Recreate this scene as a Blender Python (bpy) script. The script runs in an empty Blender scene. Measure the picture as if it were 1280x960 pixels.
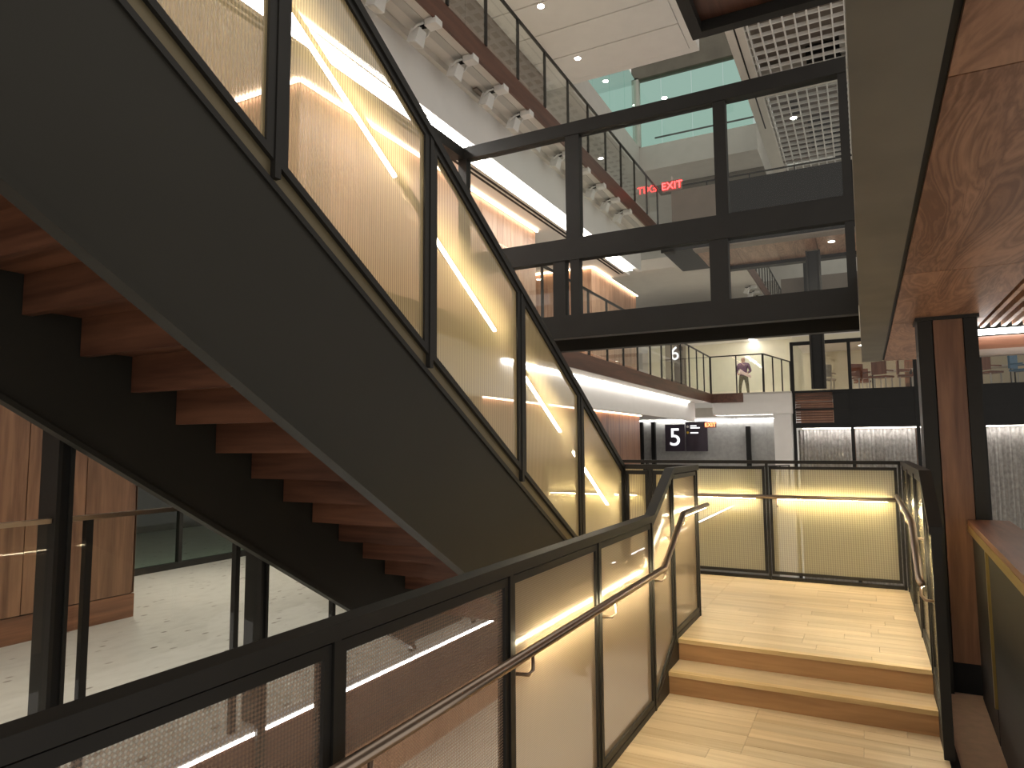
import bpy, bmesh, math, random
from mathutils import Vector, Matrix, Euler
random.seed(5)
sc = bpy.context.scene
COL = sc.collection
R = math.radians

# ------------------------------------------------------------------ camera
YAW, PIT, ROL, FPX = R(27.338), R(5.119), R(-0.376), 850.85
fw = Vector((-math.sin(YAW)*math.cos(PIT), math.cos(YAW)*math.cos(PIT), math.sin(PIT)))
rt = Vector((math.cos(YAW), math.sin(YAW), 0)); up = rt.cross(fw)
rt, up = rt*math.cos(ROL)+up*math.sin(ROL), up*math.cos(ROL)-rt*math.sin(ROL)
cam = bpy.data.objects.new('camera', bpy.data.cameras.new('camera')); COL.objects.link(cam)
cam.data.sensor_width = 36; cam.data.lens = 36*FPX/1280; cam.data.clip_start = .02
m3 = Matrix((rt, up, -fw)).transposed()
cam.matrix_world = Matrix.Translation((0, 0, 1.75)) @ m3.to_4x4()
sc.camera = cam
# ------------------------------------------------------------------ world and exposure
w = bpy.data.worlds.new('interior_ambient'); sc.world = w; w.use_nodes = True
w.node_tree.nodes['Background'].inputs[0].default_value = (1.0, .94, .86, 1)
w.node_tree.nodes['Background'].inputs[1].default_value = .40
sc.view_settings.view_transform = 'Standard'; sc.view_settings.look = 'None'
sc.view_settings.gamma = 1; sc.view_settings.use_curve_mapping = False
sc.view_settings.exposure = 0.9
sc.cycles.transparent_max_bounces = 20
sc.cycles.max_bounces = 6; sc.cycles.sample_clamp_indirect = 4

# ------------------------------------------------------------------ materials
def mat(name):
    m = bpy.data.materials.new(name); m.use_nodes = True
    nt = m.node_tree; nt.nodes.clear()
    out = nt.nodes.new('ShaderNodeOutputMaterial')
    return m, nt, out
def N(nt, t, **kw):
    n = nt.nodes.new(t)
    for k, v in kw.items():
        if k in n.inputs: n.inputs[k].default_value = v
        else: setattr(n, k, v)
    return n
def c4(c): return (c[0], c[1], c[2], 1)
def paint(name, col, rough=.5, metal=0, var=.08, scale=3, spec=.5):
    m, nt, out = mat(name)
    b = N(nt, 'ShaderNodeBsdfPrincipled'); b.inputs['Roughness'].default_value = rough; b.inputs['Metallic'].default_value = metal; b.inputs['Specular IOR Level'].default_value = spec
    tc = N(nt, 'ShaderNodeTexCoord'); no = N(nt, 'ShaderNodeTexNoise'); no.inputs['Scale'].default_value = scale; no.inputs['Detail'].default_value = 4
    nt.links.new(tc.outputs['Object'], no.inputs['Vector'])
    r = N(nt, 'ShaderNodeValToRGB')
    r.color_ramp.elements[0].position = .3; r.color_ramp.elements[1].position = .7
    r.color_ramp.elements[0].color = c4([x*(1-var) for x in col]); r.color_ramp.elements[1].color = c4([min(1, x*(1+var)) for x in col])
    nt.links.new(no.outputs['Fac'], r.inputs[0]); nt.links.new(r.outputs[0], b.inputs['Base Color'])
    nt.links.new(b.outputs[0], out.inputs[0]); return m
def wood(name, dark, light, axis=2, scale=2.2, rough=.38, stretch=.07, vary=.18, figure=0):
    m, nt, out = mat(name)
    b = N(nt, 'ShaderNodeBsdfPrincipled'); b.inputs['Roughness'].default_value = rough
    tc = N(nt, 'ShaderNodeTexCoord'); mp = N(nt, 'ShaderNodeMapping')
    s = [scale*3]*3; s[axis] = scale*3*stretch; mp.inputs['Scale'].default_value = s
    oi = N(nt, 'ShaderNodeObjectInfo'); ad = N(nt, 'ShaderNodeVectorMath', operation='ADD')
    mu = N(nt, 'ShaderNodeMath', operation='MULTIPLY'); mu.inputs[1].default_value = 37
    nt.links.new(oi.outputs['Random'], mu.inputs[0])
    nt.links.new(tc.outputs['Object'], mp.inputs[0]); nt.links.new(mp.outputs[0], ad.inputs[0]); nt.links.new(mu.outputs[0], ad.inputs[1])
    n1 = N(nt, 'ShaderNodeTexNoise'); n1.inputs['Scale'].default_value = 1; n1.inputs['Detail'].default_value = 6; n1.inputs['Distortion'].default_value = 1.1
    n2 = N(nt, 'ShaderNodeTexNoise'); n2.inputs['Scale'].default_value = 6; n2.inputs['Detail'].default_value = 3
    nt.links.new(ad.outputs[0], n1.inputs['Vector']); nt.links.new(ad.outputs[0], n2.inputs['Vector'])
    mx = N(nt, 'ShaderNodeMath', operation='MULTIPLY_ADD'); mx.inputs[1].default_value = .35
    nt.links.new(n2.outputs['Fac'], mx.inputs[0]); nt.links.new(n1.outputs['Fac'], mx.inputs[2])
    if figure:      # cathedral grain: rings cut by the veneer
        rg = N(nt, 'ShaderNodeMath', operation='MULTIPLY'); rg.inputs[1].default_value = figure; nt.links.new(n1.outputs['Fac'], rg.inputs[0])
        fr = N(nt, 'ShaderNodeMath', operation='PINGPONG'); fr.inputs[1].default_value = .5; nt.links.new(rg.outputs[0], fr.inputs[0])
        mb = N(nt, 'ShaderNodeMath', operation='MULTIPLY_ADD'); mb.inputs[1].default_value = .5; nt.links.new(fr.outputs[0], mb.inputs[0])
        mc = N(nt, 'ShaderNodeMath', operation='MULTIPLY_ADD'); mc.inputs[1].default_value = .8; mc.inputs[2].default_value = -.02; nt.links.new(mx.outputs[0], mc.inputs[0])
        nt.links.new(mc.outputs[0], mb.inputs[2]); mx = mb
    r = N(nt, 'ShaderNodeValToRGB'); r.color_ramp.elements[0].position = .48; r.color_ramp.elements[1].position = .85
    r.color_ramp.elements[0].color = c4(dark); r.color_ramp.elements[1].color = c4(light)
    nt.links.new(mx.outputs[0], r.inputs[0])
    hs = N(nt, 'ShaderNodeHueSaturation')
    mr = N(nt, 'ShaderNodeMapRange'); mr.inputs[3].default_value = 1-vary; mr.inputs[4].default_value = 1+vary
    nt.links.new(oi.outputs['Random'], mr.inputs[0]); nt.links.new(mr.outputs[0], hs.inputs['Value'])
    nt.links.new(r.outputs[0], hs.inputs['Color']); nt.links.new(hs.outputs[0], b.inputs['Base Color'])
    nt.links.new(b.outputs[0], out.inputs[0]); return m
def emit(name, col, st):
    m, nt, out = mat(name); e = N(nt, 'ShaderNodeEmission'); e.inputs[0].default_value = c4(col); e.inputs[1].default_value = st
    nt.links.new(e.outputs[0], out.inputs[0]); return m
def front(nt, src):
    # the second face of a pane neither reflects nor blocks again
    g = N(nt, 'ShaderNodeNewGeometry'); i = N(nt, 'ShaderNodeMath', operation='SUBTRACT'); i.inputs[0].default_value = 1; nt.links.new(g.outputs['Backfacing'], i.inputs[1])
    m = N(nt, 'ShaderNodeMath', operation='MULTIPLY'); nt.links.new(src, m.inputs[0]); nt.links.new(i.outputs[0], m.inputs[1]); return m.outputs[0]
def glass(name, tint=(.96, .98, .97), refl=1.0):
    m, nt, out = mat(name)
    t = N(nt, 'ShaderNodeBsdfTransparent'); t.inputs[0].default_value = c4(tint)
    g = N(nt, 'ShaderNodeBsdfGlossy'); g.inputs['Roughness'].default_value = .01; g.inputs[0].default_value = (refl, refl, refl, 1)
    f = N(nt, 'ShaderNodeFresnel'); f.inputs[0].default_value = 1.45
    mx = N(nt, 'ShaderNodeMixShader'); nt.links.new(front(nt, f.outputs[0]), mx.inputs[0]); nt.links.new(t.outputs[0], mx.inputs[1]); nt.links.new(g.outputs[0], mx.inputs[2])
    nt.links.new(mx.outputs[0], out.inputs[0]); return m
def mesh_glass(name, col, lo, hi, pitch, zpat):
    # glass with a woven metal interlayer: threads block part of the view and catch the light
    m, nt, out = mat(name)
    tc = N(nt, 'ShaderNodeTexCoord'); sp = N(nt, 'ShaderNodeSeparateXYZ'); nt.links.new(tc.outputs['Object'], sp.inputs[0])
    a = N(nt, 'ShaderNodeMath', operation='ADD'); nt.links.new(sp.outputs[0], a.inputs[0]); nt.links.new(sp.outputs[1], a.inputs[1])
    def wave(src, p):
        k = N(nt, 'ShaderNodeMath', operation='MULTIPLY'); k.inputs[1].default_value = 2*math.pi/p; nt.links.new(src, k.inputs[0])
        s = N(nt, 'ShaderNodeMath', operation='SINE'); nt.links.new(k.outputs[0], s.inputs[0])
        o = N(nt, 'ShaderNodeMapRange'); o.inputs[1].default_value = -1; o.inputs[2].default_value = 1; nt.links.new(s.outputs[0], o.inputs[0]); return o.outputs[0]
    v = wave(a.outputs[0], pitch); h = wave(sp.outputs[2], pitch)
    mm = N(nt, 'ShaderNodeMix'); mm.inputs[0].default_value = zpat; nt.links.new(v, mm.inputs[2]); nt.links.new(h, mm.inputs[3])
    op = N(nt, 'ShaderNodeMapRange'); op.inputs[3].default_value = lo; op.inputs[4].default_value = hi; nt.links.new(mm.outputs[0], op.inputs[0])
    t = N(nt, 'ShaderNodeBsdfTransparent')
    d = N(nt, 'ShaderNodeBsdfDiffuse'); d.inputs[0].default_value = c4(col)
    l = N(nt, 'ShaderNodeBsdfTranslucent'); l.inputs[0].default_value = c4(col)
    dl = N(nt, 'ShaderNodeMixShader'); dl.inputs[0].default_value = .45; nt.links.new(d.outputs[0], dl.inputs[1]); nt.links.new(l.outputs[0], dl.inputs[2])
    g = N(nt, 'ShaderNodeBsdfGlossy'); g.inputs['Roughness'].default_value = .16; g.inputs[0].default_value = (.8, .8, .8, 1)
    fr = N(nt, 'ShaderNodeFresnel'); fr.inputs[0].default_value = 1.4
    m1 = N(nt, 'ShaderNodeMixShader'); nt.links.new(front(nt, op.outputs[0]), m1.inputs[0]); nt.links.new(t.outputs[0], m1.inputs[1]); nt.links.new(dl.outputs[0], m1.inputs[2])
    m2 = N(nt, 'ShaderNodeMixShader'); nt.links.new(front(nt, fr.outputs[0]), m2.inputs[0]); nt.links.new(m1.outputs[0], m2.inputs[1]); nt.links.new(g.outputs[0], m2.inputs[2])
    nt.links.new(m2.outputs[0], out.inputs[0]); return m
def terrazzo(name):
    m, nt, out = mat(name); b = N(nt, 'ShaderNodeBsdfPrincipled'); b.inputs['Roughness'].default_value = .35
    tc = N(nt, 'ShaderNodeTexCoord'); mp = N(nt, 'ShaderNodeMapping'); mp.inputs['Scale'].default_value = (8, 4, 8); nt.links.new(tc.outputs['Object'], mp.inputs[0])
    v = N(nt, 'ShaderNodeTexVoronoi'); v.inputs['Scale'].default_value = 1.0; nt.links.new(mp.outputs[0], v.inputs['Vector'])
    n = N(nt, 'ShaderNodeTexNoise'); n.inputs['Scale'].default_value = 1.2; nt.links.new(mp.outputs[0], n.inputs['Vector'])
    r = N(nt, 'ShaderNodeValToRGB'); r.color_ramp.elements[0].position = .12; r.color_ramp.elements[1].position = .18
    r.color_ramp.elements[0].color = (.17, .14, .12, 1); r.color_ramp.elements[1].color = (.62, .605, .58, 1)
    nt.links.new(v.outputs['Distance'], r.inputs[0])
    hs = N(nt, 'ShaderNodeMix', data_type='RGBA'); hs.inputs[7].default_value = (.56, .545, .52, 1)
    sm = N(nt, 'ShaderNodeMapRange'); sm.inputs[1].default_value = .45; sm.inputs[2].default_value = .7; nt.links.new(n.outputs['Fac'], sm.inputs[0]); nt.links.new(sm.outputs[0], hs.inputs[0]); nt.links.new(r.outputs[0], hs.inputs[6])
    nt.links.new(hs.outputs[2], b.inputs['Base Color']); nt.links.new(b.outputs[0], out.inputs[0]); return m

M = dict(
 steel=paint('black_steel', (.024, .0225, .020), .5, 0, .12, 3, .28),
 stringer=paint('olive_black_steel', (.032, .030, .024), .55, 0, .08, 1.2, .25),
 black=paint('matt_black', (.012, .012, .012), .55, 0, .08, 3, .25),
 olive=paint('bronze_channel', (.16, .13, .075), .45, .3),
 brass=paint('brass_trim', (.50, .37, .13), .3, .8),
 inox=paint('brushed_bronze_steel', (.42, .33, .26), .28, .9),
 white=paint('white_paint', (.78, .76, .73), .6, 0, .02),
 offwhite=paint('warm_white_plaster', (.66, .62, .56), .7, 0, .03),
 cream=paint('cream_wall', (.80, .76, .60), .7, 0, .03),
 concrete=paint('grey_concrete', (.145, .132, .105), .75, 0, .12, 2.5),
 taupe=paint('taupe_panel', (.22, .18, .15), .6, 0, .05),
 greywall=paint('grey_block', (.36, .36, .35), .7, 0, .12, 8),
 lightgrey=paint('light_grey_plaster', (.50, .48, .44), .7, 0, .04),
 navy=paint('dark_purple_sign', (.045, .035, .055), .4),
 fixture=paint('white_fixture', (.74, .73, .70), .45, 0, .03),
 pink=paint('pinkish_stone', (.62, .43, .36), .5, 0, .08, 14),
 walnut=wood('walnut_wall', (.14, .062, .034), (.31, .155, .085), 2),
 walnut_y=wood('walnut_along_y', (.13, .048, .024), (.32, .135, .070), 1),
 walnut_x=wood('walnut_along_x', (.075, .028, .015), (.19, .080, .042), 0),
 walnut_lit=wood('walnut_painted_lit', (.30, .15, .085), (.50, .29, .18), 2, 3, .45),  # walnut lightened, the glow of lit walls put into the colour
 fascia=wood('dark_walnut_fascia', (.085, .038, .026), (.16, .070, .045), 1, 2, .4),
 soffit=wood('walnut_soffit', (.17, .080, .046), (.40, .22, .135), 1, 1.1, .4, .16, .10, 16),
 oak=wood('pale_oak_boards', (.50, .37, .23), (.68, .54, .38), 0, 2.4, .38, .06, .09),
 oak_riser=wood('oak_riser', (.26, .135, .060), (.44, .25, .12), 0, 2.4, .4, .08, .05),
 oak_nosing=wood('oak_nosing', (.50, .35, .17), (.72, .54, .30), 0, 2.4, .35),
 terrazzo=terrazzo('speckled_terrazzo'),
 glass=glass('clear_glass'), green_glass=glass('green_glass', (.84, .93, .89)), dark_glass=glass('dark_glass', (.80, .80, .78)),
 gold=mesh_glass('gold_mesh_glass', (.74, .60, .33), .42, .74, .016, .0),
 gold4=mesh_glass('gold_mesh_glass_dense', (.64, .50, .34), .52, .80, .009, .5),
 gold2=mesh_glass('gold_mesh_glass_dotted', (.42, .30, .22), .30, .78, .011, .5),
 gold3=mesh_glass('gold_mesh_glass_fine', (.76, .66, .38), .40, .66, .022, .25),
 led=emit('handrail_led', (1, .84, .52), 52), led_back=emit('landing_led', (1, .84, .50), 75), led_stair=emit('stair_led', (1, .90, .66), 40),
 cove=emit('white_cove_led', (1, .97, .92), 13), warm=emit('warm_cove_led', (1, .72, .50), 8),
 lamp=emit('downlight_lens', (1, .96, .88), 30), exitred=emit('exit_red', (1, .03, .03), 6), exitorange=emit('exit_orange', (1, .16, .06), 5),
 white_letter=emit('lit_white_letters', (1, 1, 1), .9), teal_lit=emit('office_ceiling_glow', (.76, .95, .87), .28),  # office ceiling is no lamp; its lit look is put in as emission
 curtain=paint('sheer_curtain', (.66, .62, .61), .8, 0, .25, 9),
 skin=paint('skin', (.50, .30, .22), .6), shirt=paint('plaid_purple_shirt', (.15, .08, .14), .8, 0, .6, 30),
 trousers=paint('patterned_trousers', (.12, .11, .07), .8, 0, .8, 30), hair=paint('dark_hair', (.06, .035, .05), .7),
 cloth=paint('pale_cloth', (.70, .55, .52), .8), denim=paint('blue_denim', (.10, .13, .32), .8),
 chair=wood('red_brown_chair', (.20, .07, .04), (.36, .15, .09), 2), blue=paint('blue_plastic', (.10, .28, .50), .5),
 yellow=paint('yellow_dot', (.75, .50, .05), .5),
)

# ------------------------------------------------------------------ builders
def link(o): COL.objects.link(o); return o
def put(o, parent):
    if parent is not None:
        o.parent = parent; o.matrix_parent_inverse = Matrix.Translation(-parent.location)
    return o
def tag(o, label=None, cat=None, group=None, kind=None):
    if label: o['label'] = label
    if cat: o['category'] = cat
    if group: o['group'] = group
    if kind: o['kind'] = kind
    return o
def thing(name, label, cat, loc=(0, 0, 0), group=None):
    o = bpy.data.objects.new(name, None); o.location = loc; o.empty_display_size = .1; link(o); return tag(o, label, cat, group)
def make(name, verts, faces, m, parent=None, smooth=False):
    me = bpy.data.meshes.new(name); me.from_pydata([tuple(v) for v in verts], [], faces); me.validate()
    bm = bmesh.new(); bm.from_mesh(me); bmesh.ops.recalc_face_normals(bm, faces=bm.faces); bm.to_mesh(me); bm.free()
    me.materials.append(M[m] if isinstance(m, str) else m)
    if smooth:
        for p in me.polygons: p.use_smooth = True
    return put(link(bpy.data.objects.new(name, me)), parent)
CUBE_F = [(0, 3, 2, 1), (4, 5, 6, 7), (0, 1, 5, 4), (1, 2, 6, 5), (2, 3, 7, 6), (3, 0, 4, 7)]
def bxv(x0, x1, y0, y1, z0, z1):
    return [(x0, y0, z0), (x1, y0, z0), (x1, y1, z0), (x0, y1, z0), (x0, y0, z1), (x1, y0, z1), (x1, y1, z1), (x0, y1, z1)]
def bx(name, x, y, z, m, parent=None): return make(name, bxv(min(x), max(x), min(y), max(y), min(z), max(z)), CUBE_F, m, parent)
def bxs(name, boxes, m, parent=None):
    V, F = [], []
    for b in boxes:
        k = len(V); V += bxv(*b); F += [tuple(i+k for i in f) for f in CUBE_F]
    return make(name, V, F, m, parent)
def prism(name, pts, vec, m, parent=None):
    n = len(pts); p = [Vector(q) for q in pts]; v = Vector(vec)
    F = [tuple(range(n)), tuple(range(n, 2*n))]+[(i, (i+1) % n, n+(i+1) % n, n+i) for i in range(n)]
    return make(name, p+[q+v for q in p], F, m, parent)
def tube(name, pts, r, m, parent=None, seg=10):
    P = [Vector(p) for p in pts]; V, F = [], []
    for i, p in enumerate(P):
        d = ((P[i]-P[i-1]).normalized() if i else Vector((0, 0, 0))) + ((P[i+1]-P[i]).normalized() if i < len(P)-1 else Vector((0, 0, 0)))
        d.normalize(); a = d.orthogonal() if abs(d.z) > .9 else d.cross(Vector((0, 0, 1)))
        a.normalize(); b = d.cross(a)
        if i:
            half = math.sqrt(max(.2, (1+(P[i]-P[i-1]).normalized().dot((P[i+1]-P[i]).normalized()))/2)) if i < len(P)-1 else 1
        else: half = 1
        for k in range(seg):
            t = 2*math.pi*k/seg; V.append(p+(a*math.cos(t)+b*math.sin(t))*r/half)
    for i in range(len(P)-1):
        for k in range(seg):
            F.append((i*seg+k, i*seg+(k+1) % seg, (i+1)*seg+(k+1) % seg, (i+1)*seg+k))
    F += [tuple(range(seg)), tuple(range((len(P)-1)*seg, len(P)*seg))]
    return make(name, V, F, m, parent, True)
def disc(name, c, r, h, m, parent=None, seg=16):
    return prism(name, [(c[0]+r*math.cos(2*math.pi*k/seg), c[1]+r*math.sin(2*math.pi*k/seg), c[2]) for k in range(seg)], (0, 0, h), m, parent)
def axis_pt(ax, c): return (lambda u, z, t=0: (c+t, u, z)) if ax == 'x' else (lambda u, z, t=0: (u, c+t, z))
def framed_panel(root, ax, c, u0, u1, zb, zt, m, stile=.028, rail=.034, depth=.036):
    """a steel frame with a mesh-glass infill; zb, zt are (z at u0, z at u1)"""
    P = axis_pt(ax, c); L = lambda z, u: z[0]+(z[1]-z[0])*(u-u0)/(u1-u0)
    out = [(u0, zb[0]), (u1, zb[1]), (u1, zt[1]), (u0, zt[0])]
    a, b = u0+stile, u1-stile
    inn = [(a, L(zb, a)+rail), (b, L(zb, b)+rail), (b, L(zt, b)-rail), (a, L(zt, a)-rail)]
    V = [P(u, z, s*depth/2) for s in (-1, 1) for q in (out, inn) for u, z in q]; F = []
    for i in range(4):
        j = (i+1) % 4
        F += [(i, j, 4+j, 4+i), (8+i, 8+j, 12+j, 12+i), (i, j, 8+j, 8+i), (4+i, 4+j, 12+j, 12+i)]
    fr = make('panel_frame', V, F, 'steel', root)
    g = prism('mesh_panel', [P(u, z, -.005) for u, z in inn], P(0, 0, .01-c) if False else ((.01, 0, 0) if ax == 'x' else (0, .01, 0)), m, fr)
    return fr
def struct(o, label=None, cat=None): return tag(o, label, cat, None, 'structure')
def rail_guard(name, label, pts, z0, h, pitch, post='steel', m='glass', cat='railing', pw=.04, tr=.05, group=None, toe=.06):
    """glass guard with thin posts and a flat top rail following a plan polyline"""
    root = thing(name, label, cat, (pts[0][0], pts[0][1], z0), group)
    for (xa, ya), (xb, yb) in zip(pts, pts[1:]):
        L = math.hypot(xb-xa, yb-ya); ux, uy = (xb-xa)/L, (yb-ya)/L; nx, ny = -uy, ux
        def q(s, t, z): return (xa+ux*s+nx*t, ya+uy*s+ny*t, z)
        prism('top_rail', [q(0, -tr/2, z0+h-tr), q(0, tr/2, z0+h-tr), q(0, tr/2, z0+h), q(0, -tr/2, z0+h)], (ux*L, uy*L, 0), post, root)
        n = max(1, round(L/pitch))
        for i in range(n+1):
            s = min(max(i*L/n, pw/2), L-pw/2)
            prism('post', [q(s-pw/2, -pw/2, z0), q(s+pw/2, -pw/2, z0), q(s+pw/2, pw/2, z0), q(s-pw/2, pw/2, z0)], (0, 0, h-tr), post, root)
            if i < n:
                a, b = s+pw*.7, (i+1)*L/n-pw*.7
                prism('glass_pane', [q(a, -.005, z0+toe), q(b, -.005, z0+toe), q(b, -.005, z0+h-tr-.01), q(a, -.005, z0+h-tr-.01)], (nx*.01, ny*.01, 0), m, root)
    return root

def downlight(x, y, z, label, power=0, group=None, r=.07):
    d = thing('downlight', label, 'downlight', (x, y, z), group)
    disc('trim_ring', (x, y, z-.012), r*1.35, .010, 'fixture', d); disc('lens', (x, y, z-.018), r, .005, 'lamp', d)
    if power:
        l = bpy.data.lights.new('downlight_beam', 'SPOT'); l.energy = power; l.color = (1, .88, .70); l.spot_size = R(110); l.spot_blend = .9; l.shadow_soft_size = .12
        o = link(bpy.data.objects.new('downlight_beam', l)); o.location = (x, y, z-.05); put(o, d)
# ================================================================== floors of the walkway and the landing
WX0, WX1 = -1.33, .33
floor = struct(bx('floor', (WX0-.05, WX1+.05), (-2.5, 4.92), (-.22, -.022), 'black'), 'pale oak boarded walkway floor before the two steps', 'floor')
landing = struct(bx('floor', (WX0-.05, WX1+.05), (5.255, 7.95), (.06, .278), 'black'), 'pale oak boarded landing floor above the two steps', 'floor')
lb = struct(bx('floor', (-3.66, WX0-.05), (6.0, 7.95), (.06, .278), 'black'), 'pale oak boarded landing floor at the foot of the staircase', 'floor')
def boards(parent, x0, x1, y0, y1, z, w=.132, lens=(.95, .7)):
    meshes = {}
    def get(l):
        if l not in meshes:
            me = bpy.data.meshes.new('plank'); me.from_pydata(bxv(0, l-.002, 0, w-.002, -.022, 0), [], CUBE_F); me.materials.append(M['oak']); meshes[l] = me
        return meshes[l]
    y, r = y0, 0
    while y < y1-.02:
        x = x0; first = True
        while x < x1-.01:
            l = min(round(random.choice((.28, .45, .62, .85)) if first else random.choice((.5, .62, .85)), 3), x1-x); first = False
            if x1-x-l < .12: l = x1-x
            l = round(l, 3)
            o = link(bpy.data.objects.new('plank', get(l))); o.location = (x, y, z-random.random()*.0006); put(o, parent); x += l
        y += w; r += 1
boards(floor, WX0, WX1, .6, 4.90, 0)
boards(landing, WX0, WX1, 5.235, 7.9, .30)
boards(lb, -3.6, WX0, 6.02, 7.9, .30)
steps = thing('floor_steps', 'two broad oak steps climbing from the walkway to the landing', 'steps', (-.5, 4.92, 0))
for i in range(2):
    y = 4.92+i*.30; z = .15*(i+1)
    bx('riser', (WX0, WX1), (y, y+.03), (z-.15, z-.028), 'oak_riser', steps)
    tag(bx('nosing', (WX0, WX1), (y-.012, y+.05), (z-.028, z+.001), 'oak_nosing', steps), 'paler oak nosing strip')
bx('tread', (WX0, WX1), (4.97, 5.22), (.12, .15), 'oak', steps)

# ================================================================== mesh guards round the walkway and landing
HR = .021
def j_bracket(root_hr, ax, c, u, z, side):
    P = axis_pt(ax, c)
    tube('bracket', [P(u, z-.015, side*.085), P(u, z-.075, side*.085), P(u, z-.10, side*.065), P(u, z-.105, side*.0)], .008, 'inox', root_hr, 8)
def long_guard(name, label, c, side, y_start, posts, mats, hr_y0, flip=False):
    root = thing(name, label, 'railing', (c, 4, 0))
    prof_t = lambda y: 1.27 if y <= 4.60 else (1.57 if y >= 5.16 else 1.27+.30*(y-4.60)/.56)
    prof_b = lambda y: .02 if y <= 4.60 else (.32 if y >= 5.16 else .02+.30*(y-4.60)/.56)
    ys = posts
    for i, y in enumerate(ys):
        bx('post', (c-.026, c+.026), (y-.014, y+.014), (prof_b(y)-.02, prof_t(y)-.02), 'steel', root)
        if i < len(ys)-1:
            a, b = y+.016, ys[i+1]-.016
            framed_panel(root, 'x', c, a, b, (prof_b(a)+.02, prof_b(b)+.02), (prof_t(a)-.055, prof_t(b)-.055), mats[i])
    top = [(ys[0], 1.27), (4.60, 1.27), (5.16, 1.57), (ys[-1]+.03, 1.57)]
    top = [p for p in top if p[0] >= ys[0]]
    if ys[0] > 4.5: top = [(ys[0]-.02, 1.27)]+[p for p in top if p[0] > 4.65]
    for a, b in zip(top, top[1:]):
        prism('top_rail', [(c-.035, a[0], a[1]-.045), (c+.035, a[0], a[1]-.045), (c+.035, a[0], a[1]), (c-.035, a[0], a[1])], (0, b[0]-a[0], b[1]-a[1]), 'steel', root)
    bx('base_plate', (c-.02, c+.02), (ys[0], 4.62), (-.12, .035), 'steel', root)
    prism('base_plate', [(c-.02, 4.62, -.15), (c-.02, 5.2, .06), (c-.02, ys[-1]+.02, .06), (c-.02, ys[-1]+.02, .335), (c-.02, 5.16, .335), (c-.02, 4.62, .035)], (.04, 0, 0), 'steel', root)
    hx = c+side*.085
    hp = [(hx, hr_y0, .915), (hx, 4.62, .915), (hx, 5.2, 1.225), (hx, 6.06, 1.225)]
    if side < 0: hp = [(hx, hr_y0, .945), (hx, 4.75, .945), (hx, 5.25, 1.225), (hx, 7.72, 1.225)]
    hr = tube('handrail', hp, HR, 'inox', root, 12)
    for a, b in zip(hp, hp[1:]):
        if side > 0 and a[1] < 2.6 < b[1]: a = (a[0], 2.62, a[2])
        d = Vector(b)-Vector(a); k = .04/d.length; A = Vector(a)+d*k; d = d*(1-2*k)
        ox = -side*.009
        prism('led_strip', [(A.x+ox-.008, A.y, A.z-.025), (A.x+ox+.008, A.y, A.z-.025), (A.x+ox+.008, A.y, A.z-.018), (A.x+ox-.008, A.y, A.z-.018)], d, 'led', hr)
    for y in ys[:-1] if side > 0 else ys[::1]:
        if hr_y0-.1 <= y+.08 <= 7.7:
            yy = y+.07; z = .915 if yy < 4.62 else (1.225 if yy > 5.2 else .915+.31*(yy-4.62)/.58)
            j_bracket(hr, 'x', c, yy, z, side)
    return root
PY = [-.58, .45, 1.48, 2.51, 3.545, 4.575, 5.155, 5.985]
long_guard('mesh_guard', 'bronze mesh glass guard with lit handrail on the left of the oak walkway', -1.33, 1, 0, PY, ['gold2', 'gold2', 'gold2', 'gold4', 'gold4', 'gold4', 'gold4'], .3)
long_guard('mesh_guard', 'mesh glass guard with black end post between oak steps and walnut clad column', .33, -1, 0, [4.60, 5.16, 6.05, 6.93, 7.80], ['gold3']*4, 4.62)
# black end post of the right guard
# return guard between walkway guard and stair guard
rg = thing('mesh_guard', 'short two-panel mesh guard joining walkway guard and foot of stair guard', 'railing', (-1.65, 5.985, .3))
for a, b in ((-1.94, -1.73), (-1.69, -1.37)): framed_panel(rg, 'y', 5.985, a, b, (.34, .34), (1.515, 1.515), 'gold')
bx('post', (-1.725, -1.695), (5.96, 6.01), (.3, 1.53), 'steel', rg)
bx('top_rail', (-1.935, -1.37), (5.95, 6.02), (1.53, 1.57), 'steel', rg)
# back guard of the landing
bg = thing('mesh_guard', 'wide gold mesh glass guard along the far edge of the oak landing', 'railing', (-1.6, 7.88, .3))
bp = [-3.62, -2.29, -.97, .285]
for a, b in zip(bp, bp[1:]): framed_panel(bg, 'y', 7.88, a+.022, b-.022, (.36, .36), (1.50, 1.50), 'gold3', .026, .03)
for x in bp: bx('post', (x-.012, x+.012), (7.85, 7.91), (.12, 1.53), 'steel', bg)
bx('top_rail', (-3.64, .33), (7.845, 7.915), (1.53, 1.565), 'steel', bg)
bx('bottom_rail', (-3.62, .30), (7.865, 7.895), (.30, .335), 'steel', bg)
hr = tube('handrail', [(-3.5, 7.795, 1.18), (.24, 7.795, 1.18)], HR, 'inox', bg, 12)
for a, b in zip(bp, bp[1:]):
    bx('led_strip', (a+.12, b-.12), (7.800, 7.816), (1.156, 1.163), 'led_back', hr)
    j_bracket(hr, 'y', 7.88, a+.1, 1.18, -1)

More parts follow.
